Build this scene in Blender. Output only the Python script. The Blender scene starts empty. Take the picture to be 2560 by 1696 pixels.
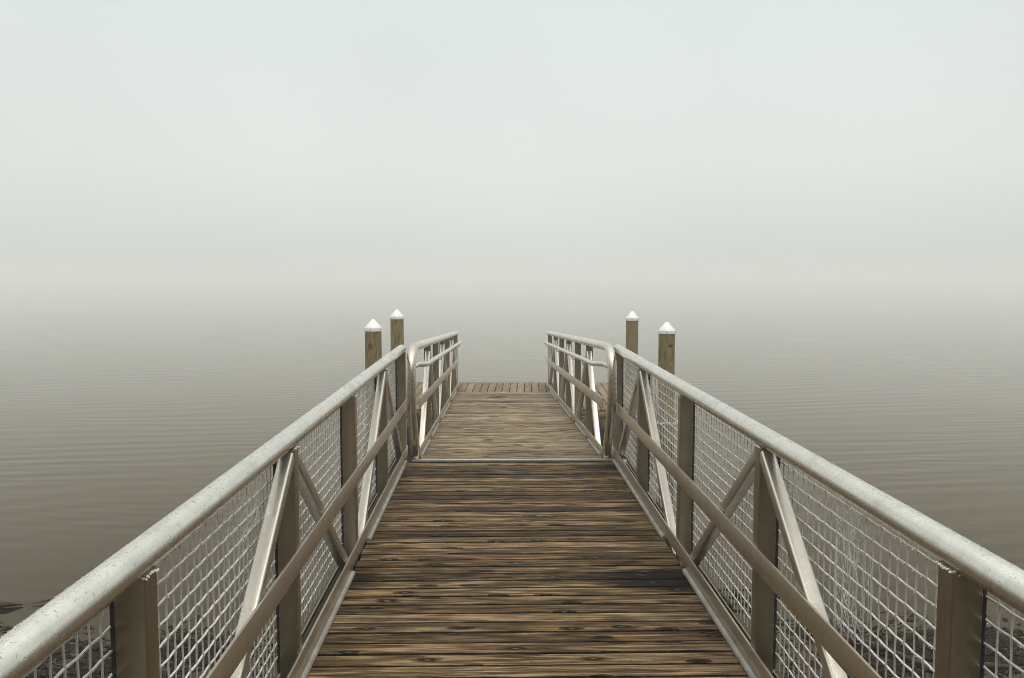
import bpy, bmesh, math, random
import numpy as np
from mathutils import Vector, Matrix
random.seed(7)
R = math.radians
S = bpy.context.scene

# ------------------------------------------------------------------ camera
cam_d = bpy.data.cameras.new('camera'); cam = bpy.data.objects.new('camera', cam_d)
S.collection.objects.link(cam); S.camera = cam
cam_d.sensor_width = 36.0; cam_d.lens = 30.0
cam_d.clip_start = 0.02; cam_d.clip_end = 5000
cam.location = (0, 0, 1.509)
cam.rotation_euler = (R(90 - 4.28), 0, R(-1.157))

# ------------------------------------------------------------------ world / sun / exposure
SUN_EL, SUN_AZ = R(66), R(165)         # high sun behind the camera, hidden in the fog
w = bpy.data.worlds.new('World'); S.world = w; w.use_nodes = True
nt = w.node_tree; nt.nodes.clear()
wo = nt.nodes.new('ShaderNodeOutputWorld'); bg = nt.nodes.new('ShaderNodeBackground')
sky = nt.nodes.new('ShaderNodeTexSky'); sky.sky_type = 'NISHITA'; sky.sun_disc = False
sky.sun_elevation = SUN_EL; sky.sun_rotation = SUN_AZ
sky.air_density = 1.5; sky.dust_density = 6.0; sky.ozone_density = 1.0
tc = nt.nodes.new('ShaderNodeTexCoord'); sep = nt.nodes.new('ShaderNodeSeparateXYZ')
nt.links.new(tc.outputs['Generated'], sep.inputs[0])
rp = nt.nodes.new('ShaderNodeValToRGB')                 # overcast dome: brighter towards the zenith
els = rp.color_ramp.elements
els[0].position = 0.0; els[0].color = (7.35, 7.6, 7.2, 1)
els[1].position = 1.0; els[1].color = (18.5, 19.0, 18.6, 1)
e = els.new(0.12); e.color = (8.35, 8.7, 8.4, 1)
e = els.new(0.35); e.color = (7.85, 8.4, 8.2, 1)
nt.links.new(sep.outputs['Z'], rp.inputs[0])
# full sky colour ahead; low sky behind the camera dimmed to darken facing metal
def mrange(src, a, b, c, d):
    m_ = nt.nodes.new('ShaderNodeMapRange'); m_.interpolation_type = 'SMOOTHSTEP'
    for i_, v_ in enumerate((a, b, c, d)): m_.inputs[i_ + 1].default_value = v_
    nt.links.new(src, m_.inputs[0]); return m_.outputs[0]
back = mrange(sep.outputs['Y'], -.35, .55, .16, 1.0)
high = mrange(sep.outputs['Z'], .18, .70, 0.0, 1.0)
mr = nt.nodes.new('ShaderNodeMix'); mr.data_type = 'FLOAT'
nt.links.new(high, mr.inputs[0]); nt.links.new(back, mr.inputs[2]); mr.inputs[3].default_value = 1.0
ml = nt.nodes.new('ShaderNodeMix'); ml.data_type = 'RGBA'; ml.blend_type = 'MULTIPLY'; ml.inputs[0].default_value = 1
nt.links.new(rp.outputs[0], ml.inputs[6]); nt.links.new(mr.outputs[0], ml.inputs[7])
fn = nt.nodes.new('ShaderNodeTexNoise'); fn.inputs['Scale'].default_value = 1.6; fn.inputs['Detail'].default_value = 2
nt.links.new(tc.outputs['Generated'], fn.inputs['Vector'])
fv = mrange(fn.outputs['Fac'], .35, .65, .955, 1.035)
m2 = nt.nodes.new('ShaderNodeMix'); m2.data_type = 'RGBA'; m2.blend_type = 'MULTIPLY'; m2.inputs[0].default_value = 1
nt.links.new(ml.outputs[2], m2.inputs[6]); nt.links.new(fv, m2.inputs[7])
mx = nt.nodes.new('ShaderNodeMix'); mx.data_type = 'RGBA'; mx.inputs[0].default_value = 0.90
nt.links.new(sky.outputs[0], mx.inputs[6]); nt.links.new(m2.outputs[2], mx.inputs[7])
nt.links.new(mx.outputs[2], bg.inputs[0]); bg.inputs[1].default_value = 0.10
nt.links.new(bg.outputs[0], wo.inputs[0])

sl = bpy.data.lights.new('sun', 'SUN'); sun = bpy.data.objects.new('sun', sl); S.collection.objects.link(sun)
sl.energy = 1.6; sl.angle = R(30); sl.color = (1.0, 0.97, 0.91)
sd = Vector((math.sin(SUN_AZ) * math.cos(SUN_EL), math.cos(SUN_AZ) * math.cos(SUN_EL), math.sin(SUN_EL)))
sun.rotation_euler = sd.to_track_quat('Z', 'Y').to_euler()
sun.location = sd * 60

S.view_settings.view_transform = 'Standard'; S.view_settings.look = 'None'
S.view_settings.exposure = 0.0; S.view_settings.gamma = 1.0
S.render.engine = 'CYCLES'
S.cycles.use_denoising = True; S.cycles.denoising_prefilter = 'ACCURATE'; S.cycles.filter_width = 0.9
S.cycles.max_bounces = 12; S.cycles.volume_bounces = 8
S.cycles.caustics_reflective = False

# ------------------------------------------------------------------ node helpers
class N:
    def __init__(s, name):
        s.m = bpy.data.materials.new(name); s.m.use_nodes = True
        s.t = s.m.node_tree; s.b = s.t.nodes['Principled BSDF']
        s.out = s.t.nodes['Material Output']
    def n(s, typ, **kw):
        x = s.t.nodes.new('ShaderNode' + typ)
        for k, v in kw.items(): setattr(x, k, v)
        return x
    def put(s, sock, v):
        if isinstance(v, (int, float)): sock.default_value = v
        elif isinstance(v, (tuple, list, Vector)):
            sock.default_value = tuple(v) + ((1,) if len(v) == 3 and sock.type == 'RGBA' else ())
        else: s.t.links.new(v, sock)
    def math(s, op, a, b=0.0, c=None):
        x = s.n('Math', operation=op); s.put(x.inputs[0], a); s.put(x.inputs[1], b)
        if c is not None: s.put(x.inputs[2], c)
        return x.outputs[0]
    def vec(s, x=0, y=0, z=0):
        c = s.n('CombineXYZ'); s.put(c.inputs[0], x); s.put(c.inputs[1], y); s.put(c.inputs[2], z); return c.outputs[0]
    def noise(s, v, scale=1, detail=3, rough=.5, dist=0):
        x = s.n('TexNoise'); s.put(x.inputs['Vector'], v); s.put(x.inputs['Scale'], scale)
        s.put(x.inputs['Detail'], detail); s.put(x.inputs['Roughness'], rough); s.put(x.inputs['Distortion'], dist)
        return x.outputs['Fac']
    def range(s, v, a, b, c=0.0, d=1.0, smooth=False):
        x = s.n('MapRange'); x.clamp = True
        if smooth: x.interpolation_type = 'SMOOTHSTEP'
        for i, q in enumerate((v, a, b, c, d)): s.put(x.inputs[i], q)
        return x.outputs[0]
    def mix(s, f, a, b, blend='MIX'):
        x = s.n('Mix', data_type='RGBA', blend_type=blend); s.put(x.inputs[0], f); s.put(x.inputs[6], a); s.put(x.inputs[7], b)
        return x.outputs[2]
    def xyz(s, v):
        x = s.n('SeparateXYZ'); s.put(x.inputs[0], v); return x.outputs
    def obj(s): return s.n('TexCoord').outputs['Object']
    def bump(s, h, strength=.3, dist=.01):
        x = s.n('Bump'); s.put(x.inputs['Strength'], strength); s.put(x.inputs['Distance'], dist); s.put(x.inputs['Height'], h)
        return x.outputs[0]
    def set(s, **kw):
        for k, v in kw.items(): s.put(s.b.inputs[k.replace('_', ' ')], v)
        return s.m

def wood_deck(name, along='x', dark=(.005, .0026, .001), mid=(.098, .060, .027), light=(.37, .268, .155), stains=(), gscale=1.0, cracks=.65):
    q = N(name); p = q.xyz(q.obj())
    a, b = (p[0], p[1]) if along == 'x' else (p[1], p[0])
    at = q.n('Attribute'); at.attribute_name = 'board'; rnd = at.outputs['Fac']
    off = q.math('MULTIPLY', rnd, 97.0)
    u = q.math('ADD', a, off)
    # knots: sparse cells
    vo = q.n('TexVoronoi', voronoi_dimensions='2D', feature='F1'); q.put(vo.inputs['Scale'], 1.0)
    q.put(vo.inputs['Vector'], q.vec(q.math('MULTIPLY', u, 4.6), q.math('ADD', q.math('MULTIPLY', b, 15.0), q.math('MULTIPLY', off, 3.0)), 0))
    kd = vo.outputs['Distance']; kc = q.xyz(vo.outputs['Color'])
    has = q.math('GREATER_THAN', kc[0], 0.73)
    jit = q.noise(q.vec(q.math('MULTIPLY', u, 30), q.math('MULTIPLY', b, 60), off), 1, 2)
    kdj = q.math('ADD', kd, q.math('MULTIPLY', q.math('SUBTRACT', jit, .5), .10))
    kn = q.math('MULTIPLY', q.range(kdj, .08, .34, 1, 0, True), has)        # halo
    core = q.math('MULTIPLY', q.range(kdj, .02, .09, 1, 0, True), q.math('GREATER_THAN', kc[0], .83))
    # growth-ring contours bent round the knots
    base = q.noise(q.vec(q.math('MULTIPLY', u, .8 * gscale), q.math('MULTIPLY', b, 10), off), 1, 2, .5)
    ph = q.math('ADD', q.math('MULTIPLY', base, 42), q.math('MULTIPLY', kn, 9))
    ph = q.math('ADD', ph, q.math('MULTIPLY', jit, 1.2))
    ring = q.math('ADD', q.math('MULTIPLY', q.math('SINE', ph), .5), .5)
    streak = q.noise(q.vec(q.math('MULTIPLY', u, 4.2 * gscale), q.math('MULTIPLY', b, 115), off), 1, 6, .65)
    fine = q.noise(q.vec(q.math('MULTIPLY', u, 9 * gscale), q.math('MULTIPLY', b, 420), off), 1, 3, .6)
    blotch = q.noise(q.vec(q.math('MULTIPLY', u, 3.6), q.math('MULTIPLY', b, 22), off), 1, 5, .66)
    rn = q.n('TexWhiteNoise', noise_dimensions='1D'); q.put(rn.inputs['W'], off)
    g = q.math('ADD', q.math('MULTIPLY', ring, .28), q.math('MULTIPLY', q.range(streak, .29, .71), .52))
    g = q.math('ADD', g, q.math('MULTIPLY', q.range(fine, .35, .65), .28)); g = q.math('SUBTRACT', g, .10)
    g = q.math('ADD', g, q.math('MULTIPLY', q.math('SUBTRACT', blotch, .5), .85))
    g = q.math('ADD', g, q.math('MULTIPLY', q.math('SUBTRACT', rn.outputs['Value'], .5), .34))
    g = q.math('SUBTRACT', g, q.math('MULTIPLY', kn, .55))
    for (sx, sy, rx, ry, amt) in stains:                                    # lasting damp stains
        d = q.math('ADD', q.math('POWER', q.math('DIVIDE', q.math('SUBTRACT', p[0], sx), rx), 2.0),
                   q.math('POWER', q.math('DIVIDE', q.math('SUBTRACT', p[1], sy), ry), 2.0))
        d = q.math('ADD', d, q.math('MULTIPLY', q.math('SUBTRACT', streak, .5), 2.2))
        g = q.math('SUBTRACT', g, q.math('MULTIPLY', q.range(d, .05, 1.1, 1, 0, True), amt))
    rm = q.n('ValToRGB'); el = rm.color_ramp.elements
    el[0].position = .08; el[0].color = dark + (1,); el[1].position = .98; el[1].color = light + (1,)
    ee = el.new(.50); ee.color = mid + (1,)
    q.put(rm.inputs[0], g)
    col = q.mix(q.math('MULTIPLY', core, q.math('MULTIPLY', q.math('ADD', q.math('MULTIPLY', q.math('SINE', q.math('MULTIPLY', kdj, 260)), .5), .55), .62)), rm.outputs[0], (.36, .28, .17))
    # yellow-green algae tint here and there
    alg = q.noise(q.vec(q.math('MULTIPLY', u, 1.4), q.math('MULTIPLY', b, 7), 3.0), 1, 2)
    col = q.mix(q.range(alg, .58, .75, 0, .40), col, q.mix(1.0, col, (1.35, 1.12, .45), 'MULTIPLY'))
    crack = q.noise(q.vec(q.math('MULTIPLY', u, 3.2 * gscale), q.math('MULTIPLY', b, 190), q.math('ADD', off, 5.0)), 1, 2, .5)
    col = q.mix(q.range(crack, .35, .41, cracks, 0), col, dark)
    crack2 = q.noise(q.vec(q.math('MULTIPLY', u, 7.0 * gscale), q.math('MULTIPLY', b, 250), q.math('ADD', off, 11.0)), 1, 1, .5)
    col = q.mix(q.range(crack2, .31, .37, cracks * .8, 0), col, dark)
    h = q.math('ADD', q.math('MULTIPLY', streak, .7), q.math('MULTIPLY', fine, .3))
    return q.set(Base_Color=col, Roughness=q.range(g, 0, .8, .5, .72), Normal=q.bump(h, .8, .005), Specular_IOR_Level=.03)

def metal(name, base=(.56, .515, .435), rough=.36, metallic=.75, along='y', mottled=.5):
    q = N(name); p = q.xyz(q.obj())
    oi = q.n('ObjectInfo').outputs['Random']
    o3 = q.math('MULTIPLY', oi, 31.0)
    v1 = q.vec(q.math('ADD', p[0], o3), p[1], p[2])
    n1 = q.noise(v1, 9, 5, .6); n2 = q.noise(v1, 75, 3, .6)
    sc = {'x': (4, 160, 160), 'y': (160, 4, 160), 'z': (160, 160, 4)}[along]
    n3 = q.noise(q.vec(q.math('MULTIPLY', q.math('ADD', p[0], o3), sc[0]), q.math('MULTIPLY', p[1], sc[1]), q.math('MULTIPLY', p[2], sc[2])), 1, 4, .6)
    f = q.math('ADD', q.math('MULTIPLY', n1, .55), q.math('ADD', q.math('MULTIPLY', n2, .2), q.math('MULTIPLY', n3, .25)))
    lo = tuple(c * (1 - .36 * mottled) for c in base); hi = tuple(min(1, c * (1 + .25 * mottled)) for c in base)
    col = q.mix(q.range(f, .36, .64), lo, hi)
    # grime
    gr = q.noise(v1, 3.3, 6, .7)
    col = q.mix(q.range(gr, .56, .74, 0, .45), col, (.21, .165, .105))
    ro = q.range(f, .35, .65, rough + .12, rough - .06)
    return q.set(Base_Color=col, Metallic=metallic, Roughness=ro, Normal=q.bump(q.math('ADD', n3, n2), .12, .003))

def plain(name, col, rough=.5, metallic=0, var=.25, scale=14, **kw):
    q = N(name); n1 = q.noise(q.obj(), scale, 5, .6)
    c = q.mix(q.range(n1, .3, .7), tuple(x * (1 - var) for x in col), tuple(min(1, x * (1 + var)) for x in col))
    return q.set(Base_Color=c, Roughness=rough, Metallic=metallic, **kw)

M = {}
STAINS = [(x - .123, y - 3.0, a, b, c) for x, y, a, b, c in [(1.0, 4.12, .62, .20, .8), (1.02, 6.62, .45, .13, .7), (.1, 4.22, 2.4, .12, .28), (-.78, 4.14, .3, .12, .5)]]
M['deck'] = wood_deck('wet_deck_wood', stains=STAINS)
M['ramp'] = wood_deck('ramp_deck_wood', dark=(.022, .013, .006), mid=(.205, .150, .090), light=(.47, .385, .265),
                      stains=[(-.10, 5.7, .17, .16, .6), (.10, 4.95, .3, .09, .5), (-.08, 4.8, .25, .06, .4)])
M['dock'] = wood_deck('dock_wood', along='y', cracks=.1, dark=(.085, .062, .038), mid=(.205, .158, .10), light=(.31, .255, .175))
M['beam'] = wood_deck('weathered_beam', along='y', dark=(.016, .011, .006), mid=(.05, .037, .022), light=(.13, .10, .065))
M['fascia'] = wood_deck('fascia_wood', along='x', dark=(.05, .03, .014), mid=(.17, .115, .06), light=(.33, .26, .17))
M['rail'] = metal('aluminium_tube', base=(.70, .675, .61), rough=.24, metallic=.92)
M['tube'] = metal('polished_tube', base=(.60, .545, .45), rough=.20, metallic=.92, along='z', mottled=.25)
M['post'] = metal('aluminium_post', base=(.30, .25, .172), rough=.34, metallic=.93, along='z')
M['brace'] = metal('aluminium_brace', base=(.53, .50, .435), rough=.30, metallic=.95, mottled=.3, along='z')
M['bar'] = metal('aluminium_flat_bar', base=(.55, .485, .385), rough=.33, metallic=.92)
M['wire'] = plain('crimped_wire', (.78, .75, .69), .38, .5, .15, 60)
M['strip'] = plain('dark_seal_strip', (.018, .019, .022), .5)
M['weld'] = plain('weld_bead', (.60, .565, .49), .4, .6, .25, 120)
M['plate'] = plain('threshold_plate', (.44, .42, .37), .42, .5, .2, 30)
M['white'] = plain('white_plastic', (.80, .80, .78), .42, 0, .04, 8)
M['black'] = plain('black_plastic', (.012, .012, .013), .6)
M['screw'] = plain('screw_head', (.05, .045, .04), .4, .6)
M['galv'] = plain('galvanised_steel', (.35, .34, .31), .5, .7)

def knurl():
    q = N('knurled_angle'); p = q.xyz(q.obj())
    s1 = q.math('SINE', q.math('MULTIPLY', p[1], 900)); s2 = q.math('SINE', q.math('MULTIPLY', p[2], 900))
    h = q.math('MULTIPLY', s1, s2)
    n1 = q.noise(q.obj(), 12, 5)
    return q.set(Base_Color=q.mix(q.range(n1, .3, .7), (.24, .215, .175), (.38, .355, .31)), Metallic=.5, Roughness=.5, Normal=q.bump(h, .6, .003))
M['knurl'] = knurl()

def pile_wood():
    q = N('treated_pile_wood'); p = q.xyz(q.obj())
    r = q.math('MULTIPLY', q.n('ObjectInfo').outputs['Random'], 50)
    ang = q.math('ARCTAN2', p[1], p[0])
    v = q.vec(q.math('ADD', q.math('MULTIPLY', ang, 1.6), r), q.math('MULTIPLY', p[2], 1.3), 0)
    base = q.noise(v, 1.2, 2)
    vo = q.n('TexVoronoi', voronoi_dimensions='2D'); q.put(vo.inputs['Scale'], 1.0)
    q.put(vo.inputs['Vector'], q.vec(q.math('ADD', q.math('MULTIPLY', ang, 1.3), r), q.math('MULTIPLY', p[2], 3.2), 0))
    kn = q.math('MULTIPLY', q.range(vo.outputs['Distance'], .05, .38, 1, 0, True), q.math('GREATER_THAN', q.xyz(vo.outputs['Color'])[1], .55))
    ph = q.math('ADD', q.math('MULTIPLY', base, 55), q.math('MULTIPLY', kn, 14))
    ring = q.math('ADD', q.math('MULTIPLY', q.math('SINE', ph), .5), .5)
    st = q.noise(q.vec(q.math('ADD', q.math('MULTIPLY', ang, 16), r), q.math('MULTIPLY', p[2], 2.2), 0), 1, 5, .65)
    g = q.math('ADD', q.math('MULTIPLY', ring, .35), q.math('MULTIPLY', q.range(st, .3, .7), .65))
    g = q.math('SUBTRACT', g, q.math('MULTIPLY', kn, .3))
    col = q.mix(q.range(g, .1, .95), (.055, .038, .008), (.35, .262, .074))
    return q.set(Base_Color=col, Roughness=.6, Normal=q.bump(st, .5, .006))
M['pile'] = pile_wood()

def water_mat():
    q = N('murky_lake_water'); p = q.xyz(q.n('NewGeometry').outputs['Position'])
    # long ripples, crests roughly across the view, breaking up with distance along the crest
    def layer(sx, sy, rot, dist, det, seed):
        c, s_ = math.cos(rot), math.sin(rot)
        x = q.math('ADD', q.math('MULTIPLY', p[0], c), q.math('MULTIPLY', p[1], s_))
        y = q.math('ADD', q.math('MULTIPLY', p[0], -s_), q.math('MULTIPLY', p[1], c))
        return q.noise(q.vec(q.math('MULTIPLY', x, sx), q.math('MULTIPLY', y, sy), seed), 1, det, .5, dist)
    def swell(wl, rot, bend, seed, px, py):
        # a narrow train of ripples: bent by slow noise, coming and going in patches
        c, s_ = math.cos(rot), math.sin(rot)
        y = q.math('ADD', q.math('MULTIPLY', p[0], -s_), q.math('MULTIPLY', p[1], c))
        bn = q.noise(q.vec(q.math('MULTIPLY', p[0], .16), q.math('MULTIPLY', p[1], .30), seed), 1, 2, .5)
        ph = q.math('ADD', q.math('MULTIPLY', y, 2 * math.pi / wl), q.math('MULTIPLY', bn, bend))
        am = q.range(q.noise(q.vec(q.math('MULTIPLY', p[0], px), q.math('MULTIPLY', p[1], py), seed + 5), 1, 1, .5), .36, .66, .05, 1.0, True)
        return q.math('MULTIPLY', q.math('MULTIPLY', q.math('SINE', ph), am), wl / .45)
    h = swell(.31, R(4), 30, 1.3, .28, .42)
    h = q.math('ADD', h, q.math('MULTIPLY', swell(.22, R(-7), 34, 7.7, .33, .5), .6))
    h = q.math('ADD', h, q.math('MULTIPLY', swell(.52, R(11), 26, 3.9, .14, .22), .8))
    h = q.math('ADD', h, q.math('MULTIPLY', layer(.6, 3.0, R(3), .5, 1, 1.3), 1.0))
    nrm = q.bump(h, 1.0, .0011)
    fr = q.n('Fresnel'); q.put(fr.inputs['IOR'], 1.30); q.put(fr.inputs['Normal'], nrm)
    gl = q.n('BsdfGlossy'); q.put(gl.inputs['Roughness'], .05); q.put(gl.inputs['Normal'], nrm)
    # tannin-brown water: the mirror is neutral at grazing angles and warm further down
    q.put(gl.inputs['Color'], q.mix(q.range(fr.outputs[0], .40, .92), q.mix(q.range(fr.outputs[0], .05, .45), (1.0, .81, .57), (1.0, .950, .865)), (1.0, 1.0, .98)))
    df = q.n('BsdfDiffuse'); q.put(df.inputs['Color'], (.011, .0075, .0038))
    ms = q.n('MixShader'); q.put(ms.inputs[0], fr.outputs[0]); q.put(ms.inputs[1], df.outputs[0]); q.put(ms.inputs[2], gl.outputs[0])
    q.t.links.new(ms.outputs[0], q.out.inputs['Surface']); q.t.nodes.remove(q.b)
    return q.m
M['water'] = water_mat()

# ------------------------------------------------------------------ mesh helpers
class MB:
    def __init__(s): s.v = []; s.f = []; s.a = []          # a = per-vertex board id
    def add(s, vs, fs, a=0.0):
        o = len(s.v); s.v += [tuple(x) for x in vs]; s.f += [tuple(i + o for i in f) for f in fs]; s.a += [a] * len(vs)
    def bar(s, p0, p1, w, h, side=(1, 0, 0), ch=.004, a=0.0, segs=2):
        """rounded-rectangle bar from p0 to p1; w along side, h along the third axis"""
        p0, p1 = Vector(p0), Vector(p1); d = (p1 - p0).normalized()
        sd_ = Vector(side); sd_ = (sd_ - d * sd_.dot(d)).normalized(); up = d.cross(sd_)
        pts = []
        ch = min(ch, w * .45, h * .45)
        for cx, cy, a0 in ((1, 1, 0), (-1, 1, 90), (-1, -1, 180), (1, -1, 270)):
            for k in range(segs + 1):
                t = R(a0 + 90 * k / segs)
                pts.append((cx * (w / 2 - ch) + ch * math.cos(t), cy * (h / 2 - ch) + ch * math.sin(t)))
        n = len(pts)
        vs = [p0 + sd_ * x + up * y for x, y in pts] + [p1 + sd_ * x + up * y for x, y in pts]
        fs = [(i, (i + 1) % n, n + (i + 1) % n, n + i) for i in range(n)] + [tuple(range(n - 1, -1, -1)), tuple(range(n, 2 * n))]
        s.add(vs, fs, a)
    def box(s, x0, x1, y0, y1, z0, z1, ch=.004, a=0.0):
        dx, dy = x1 - x0, y1 - y0
        if dx >= dy: s.bar((x0, (y0 + y1) / 2, (z0 + z1) / 2), (x1, (y0 + y1) / 2, (z0 + z1) / 2), dy, z1 - z0, (0, 1, 0), ch, a)
        else: s.bar(((x0 + x1) / 2, y0, (z0 + z1) / 2), ((x0 + x1) / 2, y1, (z0 + z1) / 2), dx, z1 - z0, (1, 0, 0), ch, a)
    def tube(s, path, r, n=12, cap=True, a=0.0):
        P = [Vector(p) for p in path]; rr = r if isinstance(r, (list, tuple)) else [r] * len(P)
        T = []
        for i in range(len(P)):
            t = (P[min(i + 1, len(P) - 1)] - P[max(i - 1, 0)]); T.append(t.normalized())
        ref = Vector((0, 0, 1)) if abs(T[0].z) < .9 else Vector((1, 0, 0))
        u = (ref - T[0] * ref.dot(T[0])).normalized(); vs = []
        for i, p in enumerate(P):
            u = (u - T[i] * u.dot(T[i])).normalized(); v = T[i].cross(u)
            vs += [p + (u * math.cos(2 * math.pi * k / n) + v * math.sin(2 * math.pi * k / n)) * rr[i] for k in range(n)]
        fs = []
        for i in range(len(P) - 1):
            for k in range(n):
                k2 = (k + 1) % n
                fs.append((i * n + k, i * n + k2, (i + 1) * n + k2, (i + 1) * n + k))
        if cap:
            fs.append(tuple(range(n - 1, -1, -1))); L = (len(P) - 1) * n; fs.append(tuple(range(L, L + n)))
        s.add(vs, fs, a)
    def lathe(s, prof, n=32, c=(0, 0, 0), a=0.0):
        vs = []; fs = []
        for r, z in prof:
            vs += [(c[0] + r * math.cos(2 * math.pi * k / n), c[1] + r * math.sin(2 * math.pi * k / n), c[2] + z) for k in range(n)]
        for i in range(len(prof) - 1):
            for k in range(n):
                k2 = (k + 1) % n; fs.append((i * n + k, i * n + k2, (i + 1) * n + k2, (i + 1) * n + k))
        fs.append(tuple(range(n - 1, -1, -1))); L = (len(prof) - 1) * n; fs.append(tuple(range(L, L + n)))
        s.add(vs, fs, a)
    def blob(s, c, r, sq=1.0, nrm=(0, 0, 1), n=6, stretch=1.0):
        nz = Vector(nrm).normalized(); t = nz.orthogonal().normalized(); b = nz.cross(t); c = Vector(c)
        vs = []
        for ring, (rad, hh) in enumerate(((1.0, -.05), (.78, .62))):
            for k in range(n):
                an = 2 * math.pi * k / n + ring * .3
                vs.append(c + t * (rad * r * math.cos(an) * stretch) + b * (rad * r * math.sin(an)) + nz * hh * r * sq)
        vs.append(c + nz * r * sq)
        fs = [(k, (k + 1) % n, n + (k + 1) % n, n + k) for k in range(n)] + [(n + k, n + (k + 1) % n, 2 * n) for k in range(n)]
        s.add(vs, fs)
    def build(s, name, mat, parent=None, smooth=35, loc=(0, 0, 0)):
        me = bpy.data.meshes.new(name); me.from_pydata(s.v, [], s.f); me.update()
        at = me.attributes.new('board', 'FLOAT', 'POINT'); at.data.foreach_set('value', np.array(s.a, dtype=np.float32))
        me.materials.append(mat)
        me.shade_smooth()
        if smooth < 180: me.set_sharp_from_angle(angle=R(smooth))
        o = bpy.data.objects.new(name, me); S.collection.objects.link(o); o.location = loc
        if parent: o.parent = parent
        return o

def tag(o, label=None, cat=None, group=None, kind=None):
    if label: o['label'] = label
    if cat: o['category'] = cat
    if group: o['group'] = group
    if kind: o['kind'] = kind
    return o
def empty(name, loc, rz=0):
    o = bpy.data.objects.new(name, None); S.collection.objects.link(o); o.location = loc; o.rotation_euler.z = rz
    o.empty_display_size = .3
    return o
def copy_part(o, parent, dx=0, dy=0, dz=0, mirror=None):
    c = o.copy(); S.collection.objects.link(c); c.parent = parent
    c.location = (o.location[0] + dx, o.location[1] + dy, o.location[2] + dz)
    return c

WATER = -0.88
# ------------------------------------------------------------------ setting: water, haze
wm = MB(); L = 480
wm.add([(-L, -L, WATER), (L, -L, WATER), (L, L, WATER), (-L, L, WATER)], [(0, 1, 2, 3)])
water = wm.build('water', M['water']); tag(water, kind='structure')

# unseen bare bank added behind the camera, steep to block low rear light
bm_ = MB(); nx, ny = 60, 14; rb = random.Random(3)
for iy in range(ny + 1):
    for ix in range(nx + 1):
        x = -60 + 120 * ix / nx; t = iy / ny
        y = -2.2 - 9 * t - .012 * x * x * (1 if abs(x) > 12 else .3) * .2 + rb.uniform(-.2, .2)
        bm_.v.append((x, y, -1.5 + 5.2 * min(1, t * 1.5) ** .8 + rb.uniform(-.12, .12) * (1 if t < .9 else 0))); bm_.a.append(0)
for iy in range(ny):
    for ix in range(nx):
        k = iy * (nx + 1) + ix; bm_.f.append((k, k + nx + 1, k + nx + 2, k + 1))
tag(bm_.build('unseen_shore_bank', plain('dark_bank_soil', (.030, .022, .013), .9, 0, .5, 2), smooth=180), kind='structure')

hz = MB(); HL = 500; z0, z1 = -4.2, 4.2
hz.add([(-HL, -HL, z0), (HL, -HL, z0), (HL, HL, z0), (-HL, HL, z0), (-HL, -HL, z1), (HL, -HL, z1), (HL, HL, z1), (-HL, HL, z1)],
       [(3, 2, 1, 0), (4, 5, 6, 7), (0, 1, 5, 4), (1, 2, 6, 5), (2, 3, 7, 6), (3, 0, 4, 7)])
hm = bpy.data.materials.new('haze'); hm.use_nodes = True; ht = hm.node_tree; ht.nodes.clear()
ho = ht.nodes.new('ShaderNodeOutputMaterial'); hv = ht.nodes.new('ShaderNodeVolumePrincipled')
hv.inputs['Color'].default_value = (.985, .990, .960, 1); hv.inputs['Density'].default_value = .0052; hv.inputs['Anisotropy'].default_value = 0.0
ht.links.new(hv.outputs[0], ho.inputs['Volume'])
haze = hz.build('haze', hm); tag(haze, 'pale even fog lying over the still lake and the dock', 'fog', kind='stuff')

# ------------------------------------------------------------------ near walkway
CX = .123
XI = .859            # half distance between inner post faces
YP = [-.92, .425, 1.770, 3.108, 4.463, 5.765, 6.985]   # near faces of the posts
PW, PD = .070, .062
RH = .901             # rail centre height
walk = tag(empty('walkway', (CX, 3.0, 0)), 'near level walkway with wet brown planks between wire mesh railings', 'walkway')
LX, LY = CX, 3.0
def wx(p): return (p[0] - LX, p[1] - LY, p[2])

def deck_boards(mb, x0, x1, ya, yb, pitch, gap, th, zf=lambda y: 0.0, sag=.0015, along='x'):
    y = ya
    while y < yb - pitch * .5:
        wv = pitch - gap + random.uniform(-.0015, .0015); dz = random.uniform(-sag, sag)
        zz = zf(y + wv / 2) + dz
        e0 = random.uniform(-.004, .006); e1 = random.uniform(-.004, .006)
        tl = random.uniform(-.0012, .0012)
        aid = random.random()
        # board bowed a little along its length
        nseg = 6; bow = random.uniform(-.002, .002)
        P = [(x0 + e0 + (x1 + e1 - x0 - e0) * k / nseg, y + wv / 2 + bow * math.sin(math.pi * k / nseg), zz - th / 2 + tl * (k / nseg - .5)) for k in range(nseg + 1)]
        # rounded top section swept along P
        hw, t2 = wv / 2, th / 2
        prof = [(-hw + .014, -t2), (-hw + .0050, t2 - .010), (-hw + .0006, t2 - .0036), (-hw, t2 - .0022), (-hw + .0009, t2 - .0007), (-hw + .0035, t2),
                (hw - .0035, t2), (hw - .0009, t2 - .0007), (hw, t2 - .0022), (hw - .0006, t2 - .0036), (hw - .0050, t2 - .010), (hw - .014, -t2)]
        n = len(prof); vs = []
        for (px, py, pz) in P: vs += [(px, py + q0, pz + q1) for q0, q1 in prof]
        fs = []
        for i in range(nseg):
            for k in range(n):
                k2 = (k + 1) % n; fs.append((i * n + k2, i * n + k, (i + 1) * n + k, (i + 1) * n + k2))
        fs.append(tuple(range(n))); fs.append(tuple(range(nseg * n + n - 1, nseg * n - 1, -1)))
        mb.add(vs, fs, aid); y += pitch
PITCH = .1025
mb = MB(); deck_boards(mb, CX - XI + .012, CX + XI - .012, -1.6, 6.85, PITCH, .0155, .038)
mb.v = [wx(v) for v in mb.v]
o = mb.build('deck', M['deck'], walk)
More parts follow.
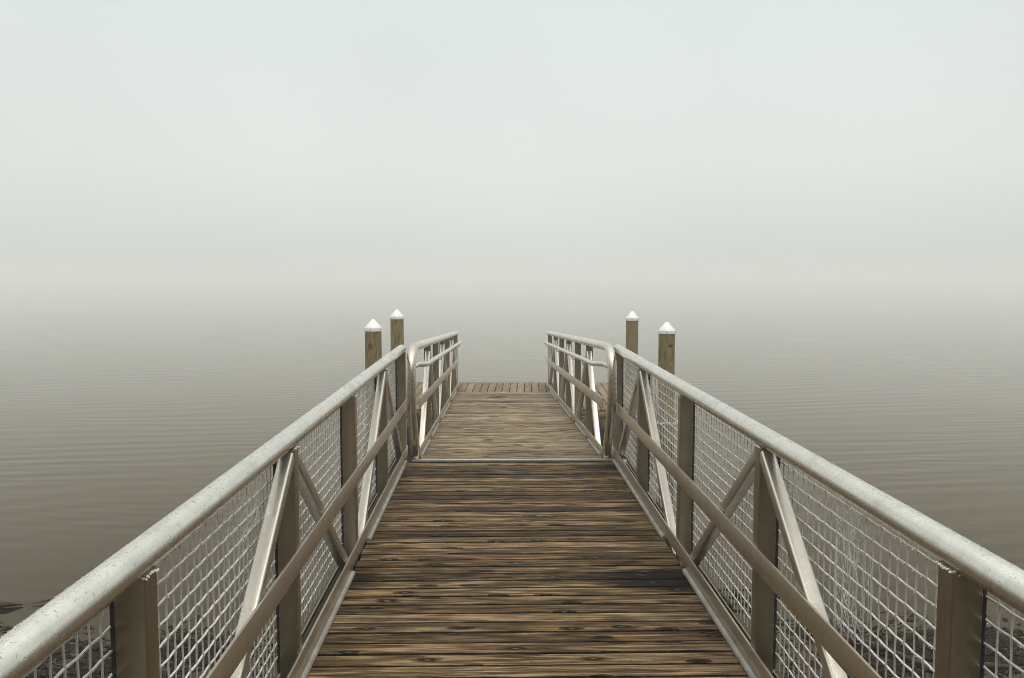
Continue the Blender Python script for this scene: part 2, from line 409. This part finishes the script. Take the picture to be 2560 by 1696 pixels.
# screw heads in rows: the hundred nearest the camera one by one, the rest as one part
pts = []
y = -1.6
while y < 6.80:
    for xr in (CX - .76, CX - .40, CX + .02, CX + .41, CX + .76):
        for q in (.024, .072):
            if random.random() < .8: pts.append((xr + random.uniform(-.012, .012), y + q + random.uniform(-.004, .004), -.001))
    y += PITCH
near = [p for p in pts if 2.75 < p[1]][:100]; rest = [p for p in pts if p not in near]
sm = MB(); sm.blob((0, 0, 0), .0042, .5); s0 = sm.build('screw', M['screw'], o, loc=wx(near[0]))
for p in near[1:]:
    c = s0.copy(); S.collection.objects.link(c); c.parent = o; c.location = wx(p)
sm = MB()
for p in rest: sm.blob(wx(p), .0042, .5)
tag(sm.build('screws', M['screw'], o), kind='stuff')

def railing(side):
    xin = CX + side * XI; xc = xin + side * PW / 2; xo = xin + side * PW; xm = xo + side * .010
    z_top = RH - .036
    # top rail
    m = MB()
    path = [(xc, -1.6, RH)] + [(xc, y, RH) for y in np.linspace(-1.2, 7.05, 24)] + [(xc, 7.10, RH)]
    rr = [.0365] * (len(path) - 2) + [.0355, .026]
    m.tube([wx(p) for p in path], rr, 28); tr = m.build('top_rail', M['rail'], walk)
    # flat bars
    m = MB(); m.bar(wx((xin - side * .0045, -1.6, .4485)), wx((xin - side * .0045, 7.04, .4485)), .009, .084, (1, 0, 0), .0015); m.build('mid_rail', M['bar'], walk)
    m = MB(); m.bar(wx((xin - side * .0045, -1.6, .056)), wx((xin - side * .0045, 7.05, .056)), .009, .078, (1, 0, 0), .0015); m.build('toe_rail', M['bar'], walk)
    # bottom chord outside
    m = MB(); m.box(*sorted((xo - LX + side * .004, xo - LX + side * .012)), -1.6 - LY, 7.04 - LY, -.17, .004, .003); m.build('bottom_chord', M['post'], walk)
    if side < 0:
        m = MB(); m.box(*sorted((xin - LX + side * .004, xo - LX - side * .004)), 0.6 - LY, 6.86 - LY, -.05, .006, .004, a=.3); m.build('curb_board', M['beam'], walk)
    # knurled angle under the toe rail, open at the brace feet
    for (a, b) in ((-1.5, -1.05), (-.55, 1.55), (2.02, 4.22), (4.76, 6.80)):
        m = MB(); xx = xin - side * .0170
        m.tube([wx((xx, a, .0085)), wx((xx, (a + b) / 2, .0085)), wx((xx, b, .0085))], .0145, 14)
        m.build('edge_angle', M['knurl'], walk)
    # posts
    for i, y in enumerate(YP):
        m = MB(); m.bar(wx((xc, y + PD / 2, -.16)), wx((xc, y + PD / 2, z_top + .012)), PW, PD, (1, 0, 0), .005, segs=3)
        p = m.build('post', M['post'], walk)
        m = MB()
        for k in range(16):
            t = k / 15
            m.blob(wx((xin + side * (.004 + .05 * t * (1 if k % 2 else .5)), y + (0 if k % 2 else PD * t), z_top + .004 + random.uniform(-.004, .005) + .02 * max(0, t - .5) * 0)), random.uniform(.003, .0048), .8, (-side, -.6, .3))
        for k in range(10):
            m.blob(wx((xin - side * .001, y + PD * k / 9, z_top + .006 + random.uniform(-.003, .004))), random.uniform(.003, .0048), .8, (-side, -.2, .6))
        m.build('weld_bead', M['weld'], p)
        m = MB(); m.bar(wx((xo + side * .0065, y + .012, .02)), wx((xo + side * .0065, y + .012, z_top - .004)), .010, .012, (1, 0, 0), .002)
        m.build('seal_strip', M['strip'], p)
    # braces
    def brace(ya, za, yb, zb):
        m = MB(); m.bar(wx((xc - side * .008, ya, za)), wx((xc - side * .008, yb, zb)), .050, .050, (1, 0, 0), .007, segs=3)
        return m.build('brace', M['brace'], walk)
    for i in (1, 3, 5):
        y = YP[i]
        brace(y + .004, .842, YP[i - 1] + PD + .055, -.08)              # towards the camera, light falls on it
        brace(y + PD - .004, .835, YP[i + 1] - .055, -.08)         # away from it
    # wire mesh panels
    for i in range(len(YP) - 1):
        ya, yb = YP[i] + .012, YP[i + 1] + .012
        n = round((yb - ya) / .0504); c = (yb - ya) / n
        zb, zt = .030, z_top + .004; nz = round((zt - zb) / .0522); cz = (zt - zb) / nz
        m = MB(); A = .0010
        for j in range(1, nz):
            z = zb + j * cz; pts = []; ws = random.uniform(-.0008, .0008)
            for k in range(2 * n + 1):
                yy = ya + k * c / 2
                s2 = (1 if (k // 2 + j) % 2 else -1) if k % 2 == 0 else 0
                pts.append(wx((xm + side * A * s2, yy, z + ws + (.0004 * s2) + random.uniform(-.0004, .0004))))
            m.tube(pts, .0032, 6)
        for k in range(1, n):
            yy = ya + k * c; pts = []; ws = random.uniform(-.0010, .0010)
            for j in range(2 * nz + 1):
                zz = zb + j * cz / 2
                s2 = (-1 if (k + j // 2) % 2 else 1) if j % 2 == 0 else 0
                pts.append(wx((xm + side * A * s2, yy + ws + (.0004 * s2) + random.uniform(-.0004, .0004), zz)))
            m.tube(pts, .0027, 6)
        m.tube([wx((xm, ya, zt)), wx((xm, yb, zt))], .0045, 6)
        m.build('mesh_panel', M['wire'], walk)
    return tr
for sd_ in (-1, 1): railing(sd_)
# threshold plate, hinge beam, supports
m = MB(); m.box(CX - .80 - LX, CX + .84 - LX, 6.880 - LY, 6.910 - LY, -.012, .006, .002); m.build('threshold_plate', M['plate'], walk)
m = MB(); m.box(CX - .97 - LX, CX + .97 - LX, 6.76 - LY, 6.90 - LY, -.34, -.17, .006, a=.6); m.build('end_beam', M['fascia'], walk)
for s_ in (-1, 1):
    m = MB(); m.tube([wx((CX + s_ * .62, 6.66, -3.0)), wx((CX + s_ * .62, 6.66, -.165))], .11, 20, a=.2); m.build('support_post', M['beam'], walk)
    m = MB(); m.tube([wx((CX + s_ * .62, .2, -3.0)), wx((CX + s_ * .62, .2, -.165))], .11, 20, a=.2); m.build('support_post', M['beam'], walk)
    m = MB(); m.box(CX + s_ * .62 - .04 - LX, CX + s_ * .62 + .04 - LX, -1.6 - LY, 6.75 - LY, -.165, -.042, .004, a=.8); m.build('joist', M['beam'], walk)
m = MB(); m.tube([wx((CX + .865, 6.70, .020)), wx((CX + .925, 6.70, .020))], .022, 14); m.build('hinge_pin', M['white'], walk)

# ------------------------------------------------------------------ hinged gangway ramp
SL = .053; RY0 = 6.92
CR = .135; RXI = .765
def zd(y): return -(y - RY0) * SL
ramp = tag(empty('gangway_ramp', (CR, 6.9, 0)), 'far ramp sloping down to the dock, open barred railings with curved tube ends', 'gangway')
def rx(p): return (p[0] - CR, p[1] - 6.9, p[2])
mb = MB(); deck_boards(mb, CR - RXI + .015, CR + RXI - .015, 6.94, 13.55, PITCH, .0145, .038, zd)
mb.v = [rx(v) for v in mb.v]; mb.build('deck', M['ramp'], ramp)
RYP = [8.35, 9.52, 10.68, 11.84, 12.98, 14.37]
RPW, RPD = .066, .045; RRH = .920
def ramp_rail(side):
    xin = CR + side * RXI; xc = xin + side * RPW / 2
    # loop tube: foot, leaning back up to the bend, then top rail
    m = MB(); xt = xin + side * .030
    ctl = [(6.965, -.03, -.016), (6.86, .15, -.010), (6.765, .34, -.004), (6.715, .50, 0), (6.70, .66, 0), (6.712, .775, 0), (6.765, .862, 0), (6.865, .904, 0), (7.03, .915, 0), (7.35, RRH + zd(7.35) + .004, 0)]
    pts = []
    for k in range(len(ctl) - 1):                      # Catmull-Rom through the control points
        q0, q1, q2, q3 = (Vector(ctl[max(0, min(len(ctl) - 1, k + d_))]) for d_ in (-1, 0, 1, 2))
        for t in np.linspace(0, 1, 6)[:-1 if k < len(ctl) - 2 else None]:
            v_ = .5 * (2 * q1 + (q2 - q0) * t + (2 * q0 - 5 * q1 + 4 * q2 - q3) * t * t + (3 * q1 - 3 * q2 + q3 - q0) * t ** 3)
            pts.append(Vector((xt + side * v_.z, v_.x, v_.y)))
    m.tube([rx(p) for p in pts], .0365, 28, a=0); m.build('loop_end', M['tube'], ramp)
    m = MB(); ys = np.linspace(7.35, 14.70, 20)
    m.tube([rx((xt, y, RRH + zd(y) + .004)) for y in ys], .0364, 24); m.build('top_rail', M['rail'], ramp)
    # grab rail with brackets
    m = MB(); xg = xin - side * .034; GH = .762
    gp = [(xt, 6.80, GH + .012), (xt - side * .012, 7.08, GH + .006), (xg + side * .014, 7.25, GH + zd(7.25) + .008), (xg, 7.40, GH + zd(7.40) + .001)] + [(xg, y, GH + zd(y)) for y in np.linspace(7.6, 14.75, 12)]
    m.tube([rx(p) for p in gp], .0242, 16); gr = m.build('grab_rail', M['rail'], ramp)
    for y in RYP:
        b = MB(); yy = y + .02; zc = GH + zd(yy)
        b.tube([rx((xg, yy, zc - .02)), rx((xg, yy, zc - .045)), rx((xg + side * .012, yy, zc - .058)), rx((xin + side * .002, yy, zc - .058))], .006, 8)
        b.build('bracket', M['bar'], gr)
    for (zc, hh, nm) in ((.456, .088, 'mid_rail'), (.046, .072, 'toe_rail')):
        y0_, y1_ = (7.02, 14.60)
        m = MB(); m.bar(rx((xin - side * .0045, y0_, zc + zd(y0_))), rx((xin - side * .0045, y1_, zc + zd(y1_))), .009, hh, (1, 0, 0), .0015)
        m.build(nm, M['bar'], ramp)
    for (a, b) in ((7.08, 8.0), (8.25, 9.25), (9.80, 11.6), (12.1, 13.45)):
        m = MB(); xx = xin - side * .013
        m.tube([rx((xx, a, .008 + zd(a))), rx((xx, (a + b) / 2, .008 + zd((a + b) / 2))), rx((xx, b, .008 + zd(b)))], .014, 12)
        m.build('edge_angle', M['knurl'], ramp)
    m = MB(); y0_, y1_ = 6.96, 13.52
    m.bar(rx((xin + side * .022, y0_, -.075 + zd(y0_))), rx((xin + side * .022, y1_, -.075 + zd(y1_))), .044, .13, (1, 0, 0), .003); m.build('bottom_chord', M['bar'], ramp)
    for y in RYP:
        m = MB(); zz = zd(y)
        m.bar(rx((xc, y + RPD / 2, zz - (.10 if y < 14 else .005))), rx((xc, y + RPD / 2, zz + RRH - .022)), RPW, RPD, (1, 0, 0), .004, segs=3); m.build('post', M['post'], ramp)
    def brace(ya, za, yb, zb, w_=.05):
        m = MB(); m.bar(rx((xc - side * .008, ya, za + zd(ya))), rx((xc - side * .008, yb, zb + zd(yb))), w_, w_, (1, 0, 0), .007, segs=3); m.build('brace', M['brace'], ramp)
    brace(8.33, .825, 7.42, -.10)
    for i in (2, 4): brace(RYP[i] - .012, .825, RYP[i - 1] + RPD + .05, -.06)
    for i in (0, 2, 4): brace(RYP[i] + RPD + .012, .82, RYP[i + 1] - .05, -.02)
    brace(RYP[5] - .03, .76, RYP[5] - .20, .05, .050)  # added short brace, tilted to catch sky light and whiten the end post
for s_ in (-1, 1): ramp_rail(s_)
m = MB(); m.box(-.70, .70, 13.52 - 6.9, 13.64 - 6.9, zd(13.58) - .030, zd(13.58) - .020, .002); m.build('transition_plate', M['plate'], ramp)

# ------------------------------------------------------------------ floating dock
DZ = -.400; DW = 3.80; DL = 3.02
dock = tag(empty('floating_dock', (.415, 13.58, DZ), R(-2.1)), 'low wooden floating dock with lengthwise planks at the foot of the ramp', 'dock')
mb = MB(); x = -DW / 2; p = DW / 31
while x < DW / 2 - .02:
    wv = p - .012; mb.bar((x + wv / 2, -DL / 2, -.019 + random.uniform(-.001, .001)), (x + wv / 2, DL / 2 - .045, -.019), wv, .038, (1, 0, 0), .004, a=random.random()); x += p
mb.build('deck', M['dock'], dock)
m = MB(); m.bar((-DW / 2, DL / 2 - .018, -.016), (DW / 2, DL / 2 - .018, -.016), .036, .036, (0, 1, 0), .003, a=.37); m.build('edge_board', M['fascia'], dock)
for (z, h, t, a_) in ((-.066, .054, .04, .21), (-.112, .030, .055, .55), (-.20, .13, .03, .8)):
    m = MB(); m.bar((-DW / 2, -DL / 2 + t * .5 - .03, z), (DW / 2, -DL / 2 + t * .5 - .03, z), t, h, (0, 1, 0), .004, a=a_); m.build('fascia_board', M['fascia'], dock)
for s_ in (-1, 1):
    m = MB(); m.bar((s_ * (DW / 2 - .02), -DL / 2 + .03, -.15), (s_ * (DW / 2 - .02), DL / 2 - .05, -.15), .04, .22, (1, 0, 0), .004, a=.1); m.build('side_board', M['beam'], dock)
m = MB(); m.bar((-DW / 2, DL / 2 - .03, -.15), (DW / 2, DL / 2 - .03, -.15), .04, .22, (0, 1, 0), .004, a=.9); m.build('back_board', M['fascia'], dock)
for k in range(3):
    x = (-1.25, 0, 1.25)[k]
    m = MB(); m.box(x - .58, x + .58, -DL / 2 + .10, DL / 2 - .10, -.70, -.268, .04); m.build('float', M['black'], dock)

# ------------------------------------------------------------------ mooring piles
piles = [  # x, y, diameter, apex height, label
    (-1.729, 12.14, .235, .887, 'larger left mooring pile with a dark reddish stain below its white cone cap'),
    (-1.738, 15.19, .235, .902, 'left mooring pile standing at the far corner of the dock, nearest the left ramp rail'),
    (2.480, 12.23, .235, .839, 'rightmost mooring pile with a big dark knot under its white cone cap'),
    (2.506, 15.50, .224, .857, 'slimmer right mooring pile at the far dock corner, left of the knotted one')]
hoop_pts = []
for i, (x, y, D, top, lab) in enumerate(piles):
    root = tag(empty('mooring_pile', (x, y, -3.0), random.uniform(0, 6)), lab, 'pile', 'white-capped mooring piles round the dock')
    r = D / 2; zt = top + 3.0
    m = MB(); n = 14
    m.lathe([(r * (1.03 - .03 * k / n) * (1 + .006 * math.sin(k * 2.1 + i)), (zt - .14) * k / n) for k in range(n + 1)], 36)
    pl = m.build('pole', M['pile'], root, smooth=50)
    cr = r * 1.03
    m = MB(); m.lathe([(cr, zt - .172), (cr + .003, zt - .170), (cr + .003, zt - .126), (cr + .001, zt - .118), (cr * .5, zt - .055), (.018, zt - .005), (.006, zt)], 40); cp = m.build('cap', M['white'], root)
    rz = root.rotation_euler.z
    for an in (-100, -25, 40, 170):
        a_ = R(an) - rz
        m = MB(); m.blob((math.cos(a_) * (cr + .002), math.sin(a_) * (cr + .002), zt - .149), .0085, .5, (math.cos(a_), math.sin(a_), 0), 8); m.build('screw', M['screw'], cp)
    # painted / knot marks
    if i == 0:
        m = MB(); a_ = R(-105) - rz; vs = []; fs = []
        for jj, z in enumerate((zt - .42, zt - .34)):
            for k in range(6):
                t = a_ + (k - 2.5) * .10; vs.append((math.cos(t) * (r * 1.012), math.sin(t) * (r * 1.012), z + random.uniform(-.006, .006)))
        fs = [(k, k + 1, 7 + k, 6 + k) for k in range(5)]
        m.add(vs, fs); m.build('stain_patch', plain('red_brown_stain', (.10, .045, .018), .7), root)
    if i == 2:
        m = MB(); a_ = R(-70) - rz
        c = Vector((math.cos(a_) * r * .985, math.sin(a_) * r * .985, zt - .33)); m.blob(c, .034, .30, (math.cos(a_), math.sin(a_), 0), 14, 1.25)
        m.build('knot', plain('pile_knot', (.055, .036, .014), .6, 0, .4, 60), root)
    # hoop on the dock that holds the pile
    inv = Matrix.Translation(Vector((.415, 13.58, DZ))) @ Matrix.Rotation(R(-2.1), 4, 'Z')
    c = inv.inverted() @ Vector((x, y, 0))
    s_ = -1 if x < 0 else 1
    m = MB(); hr = r + .045
    arc = [(c.x + hr * math.cos(t), c.y + hr * math.sin(t), -.215) for t in np.linspace(math.pi / 2, -math.pi / 2, 15)] if s_ > 0 else [(c.x - hr * math.cos(t), c.y + hr * math.sin(t), -.215) for t in np.linspace(math.pi / 2, -math.pi / 2, 15)]
    inner = s_ * (DW / 2)
    m.tube([(inner, c.y + hr, -.215)] + arc + [(inner, c.y - hr, -.215)], .011, 10); hp = m.build('pile_hoop', M['galv'], dock)
    m = MB()
    for t in np.linspace(-math.pi, 0, 13):
        m.tube([(c.x + hr * math.cos(t), c.y + hr * math.sin(t), -.232), (c.x + hr * math.cos(t), c.y + hr * math.sin(t), -.198)], .0155, 10)
    m.build('rollers', M['white'], hp)
# ------------------------------------------------------------------ cobwebs
M['web'] = plain('cobweb_silk', (.78, .76, .70), .5)
def web(xp, y0, y1, z0, z1, n, rr, label):
    root = MB()
    for k in range(n):
        ya = random.uniform(y0, y1); yb = min(y1, ya + random.uniform(.03, .5 * (y1 - y0)))
        za = random.uniform(z0 + .1 * (z1 - z0), z1); zb = za + random.uniform(-.03, .03); sag = random.uniform(.01, .07)
        root.tube([(xp + random.uniform(-.002, .002), ya + (yb - ya) * t, za + (zb - za) * t - sag * 4 * t * (1 - t)) for t in np.linspace(0, 1, 7)], rr, 4, False)
    for k in range(n // 3):
        ya = random.uniform(y0, y1)
        root.tube([(xp, ya, z1 - random.uniform(0, .1)), (xp + random.uniform(-.004, .004), ya + random.uniform(-.015, .015), z0 + random.uniform(0, .2))], rr, 4, False)
    o = root.build('cobweb', M['web']); tag(o, label, 'cobweb', 'cobwebs strung on the railings'); return o
XMR = CX + XI + PW + .004; XML = CX - XI - PW - .004
web(XMR - .005, 2.30, 2.56, .40, .86, 70, .00050, 'ragged hanging cobweb on the right wire mesh beside the nearest full brace')
web(XML + .005, 2.40, 2.88, .52, .85, 34, .00040, 'fine cobweb on the left wire mesh in front of the light brace')

# ------------------------------------------------------------------ rain droplets
dm = N('clear_water_drop'); M['drop'] = dm.set(Base_Color=(1, 1, 1), Roughness=.02, IOR=1.333, Transmission_Weight=1.0)
m = MB()
for side in (-1, 1):
    xc = CX + side * (XI + PW / 2)
    for k in range(5200):
        y = .60 + (random.random() ** 1.5) * 6.4
        th = random.gauss(0, .55)
        if side * 1 and abs(th) > 1.5: continue
        cl = math.sin(y * 7 + th * 3) + math.sin(y * 17.3 + side) * .5
        if random.random() > .62 + .25 * cl: continue
        rr = .0365; nx, nz = math.sin(th), math.cos(th)
        r = min(.0034, max(.0009, random.lognormvariate(-6.55, .38)))
        m.blob((xc + nx * rr, y, RH + nz * rr), r, .55, (nx, 0, nz), 7, random.uniform(1, 1.5))
for side in (-1, 1):
    xm = CX + side * (XI + PW + .010)
    for k in range(900):
        i = random.choice((1, 2, 2, 2, 3)); j = random.randint(1, 15)
        y = random.uniform(YP[i] + .06, YP[i + 1]); z = .030 + j * ((RH - .032 - .03) / 16.0)
        m.blob((xm, y, z - .0024), random.uniform(.0017, .003), 1.2, (0, 0, -1), 6)
tag(m.build('water_droplets', M['drop'], smooth=180), 'beads of dew covering the near handrails and mesh wires', 'droplets', kind='stuff')

# ------------------------------------------------------------------ driftwood and wrack at the waterline
M['wrack'] = plain('wet_wrack', (.017, .0115, .006), .75, 0, .8, 25, Specular_IOR_Level=.12)
M['drift'] = plain('wet_driftwood', (.040, .024, .012), .6, 0, .5, 30, Specular_IOR_Level=.2)
def wrack(cx, cy, ex, ey, n, lab):
    m = MB(); cl = [(cx + ex * random.uniform(-.9, .9), cy + ey * random.uniform(-.9, .9), random.uniform(.06, .22)) for _ in range(16)]
    for k in range(n):
        bx, by, br = random.choice(cl)
        x = random.gauss(bx, br * 1.5); y = random.gauss(by, br * .75)
        an = random.gauss(.15, .5); l = random.uniform(.03, .10) * (2.2 if random.random() < .12 else 1)
        z = WATER + random.uniform(-.006, .03); dx, dy = math.cos(an) * l, math.sin(an) * l
        if random.random() < .45:
            kz = random.uniform(-.01, .03)
            m.tube([(x, y, z), (x + dx * .5 + random.uniform(-.02, .02), y + dy * .5 + random.uniform(-.02, .02), z + kz), (x + dx, y + dy, z + random.uniform(-.01, .02))], [random.uniform(.002, .007), .004, .0015], 5)
        else:
            wv = random.uniform(.006, .035); px, py = -math.sin(an) * wv, math.cos(an) * wv; b1 = random.uniform(-.01, .02)
            m.add([(x, y, z), (x + dx * .5 + px, y + dy * .5 + py, z + b1), (x + dx, y + dy, z + random.uniform(-.01, .01)), (x + dx * .5 - px, y + dy * .5 - py, z + b1 * .3), (x + dx * .5, y + dy * .5, z + b1 + .006)],
                  [(0, 3, 4), (3, 2, 4), (2, 1, 4), (1, 0, 4)])
    for bx, by, br in cl:                                     # sodden mats lying just at the surface
        nn = 18; ring = [(bx + br * 1.5 * random.uniform(.6, 1.1) * math.cos(2 * math.pi * a / nn), by + br * .7 * random.uniform(.6, 1.1) * math.sin(2 * math.pi * a / nn), WATER + random.uniform(.000, .004)) for a in range(nn)]
        m.add(ring + [(bx, by, WATER + .012)], [(a, (a + 1) % nn, nn) for a in range(nn)])
    o = m.build('plant_debris', M['wrack'], smooth=60); tag(o, lab, 'debris', kind='stuff'); return o
wrack(-2.75, 5.15, 1.0, .62, 1500, 'dark wet plant litter floating left of the walkway')
wrack(2.78, 5.28, .75, .36, 900, 'dark wet plant litter floating right of the walkway')
def stick(path, r, lab, forks=()):
    m = MB(); n = len(path); m.tube(path, [r * (1 - .6 * k / (n - 1)) for k in range(n)], 8)
    for (p0, p1, rf) in forks: m.tube([p0, ((p0[0] + p1[0]) / 2, (p0[1] + p1[1]) / 2, (p0[2] + p1[2]) / 2 + .01), p1], [rf, rf * .7, rf * .4], 6)
    o = m.build('driftwood_stick', M['drift'], smooth=60); tag(o, lab, 'driftwood', 'driftwood sticks in the shallows'); return o
W = WATER + .012
def twig(path, radii, lab):
    m = MB(); m.tube(path, radii, 8); o = m.build('driftwood_stick', M['drift'], smooth=60); tag(o, lab, 'driftwood', 'driftwood sticks in the shallows')
twig([(-4.1, 6.02, W), (-3.75, 6.03, W + .01), (-3.52, 6.06, W + .012), (-3.42, 6.09, W)], [.03, .034, .022, .004], 'short tapered dark stick cut by the left edge of the photo, above the left handrail')
twig([(-3.36, 6.10, W), (-3.22, 6.17, W + .012), (-3.12, 6.20, W + .006), (-2.95, 6.32, W + .015), (-2.6, 6.47, W)], [.003, .009, .006, .022, .012], 'crooked dark twig floating just above the left handrail')
stick([(1.55, 6.25, W), (1.75, 6.22, W + .02), (2.0, 6.2, W + .02), (2.2, 6.17, W)], .014, 'dark forked branch floating behind the right mesh, farthest from the camera', [((1.66, 6.24, W), (1.72, 5.95, W), .022), ((1.8, 6.22, W), (1.86, 5.98, W + .02), .016), ((1.6, 5.97, W + .01), (2.0, 5.93, W + .015), .016)])
stick([(2.1, 5.5, W), (2.25, 5.3, W + .04), (2.42, 5.15, W + .05), (2.6, 4.95, W + .02)], .040, 'thick dark branch leaning into the litter right of the walkway')
stick([(2.55, 4.9, W + .03), (2.85, 4.86, W + .07), (3.15, 4.84, W + .05)], .030, 'short reddish wet branch lying on top of the right litter')
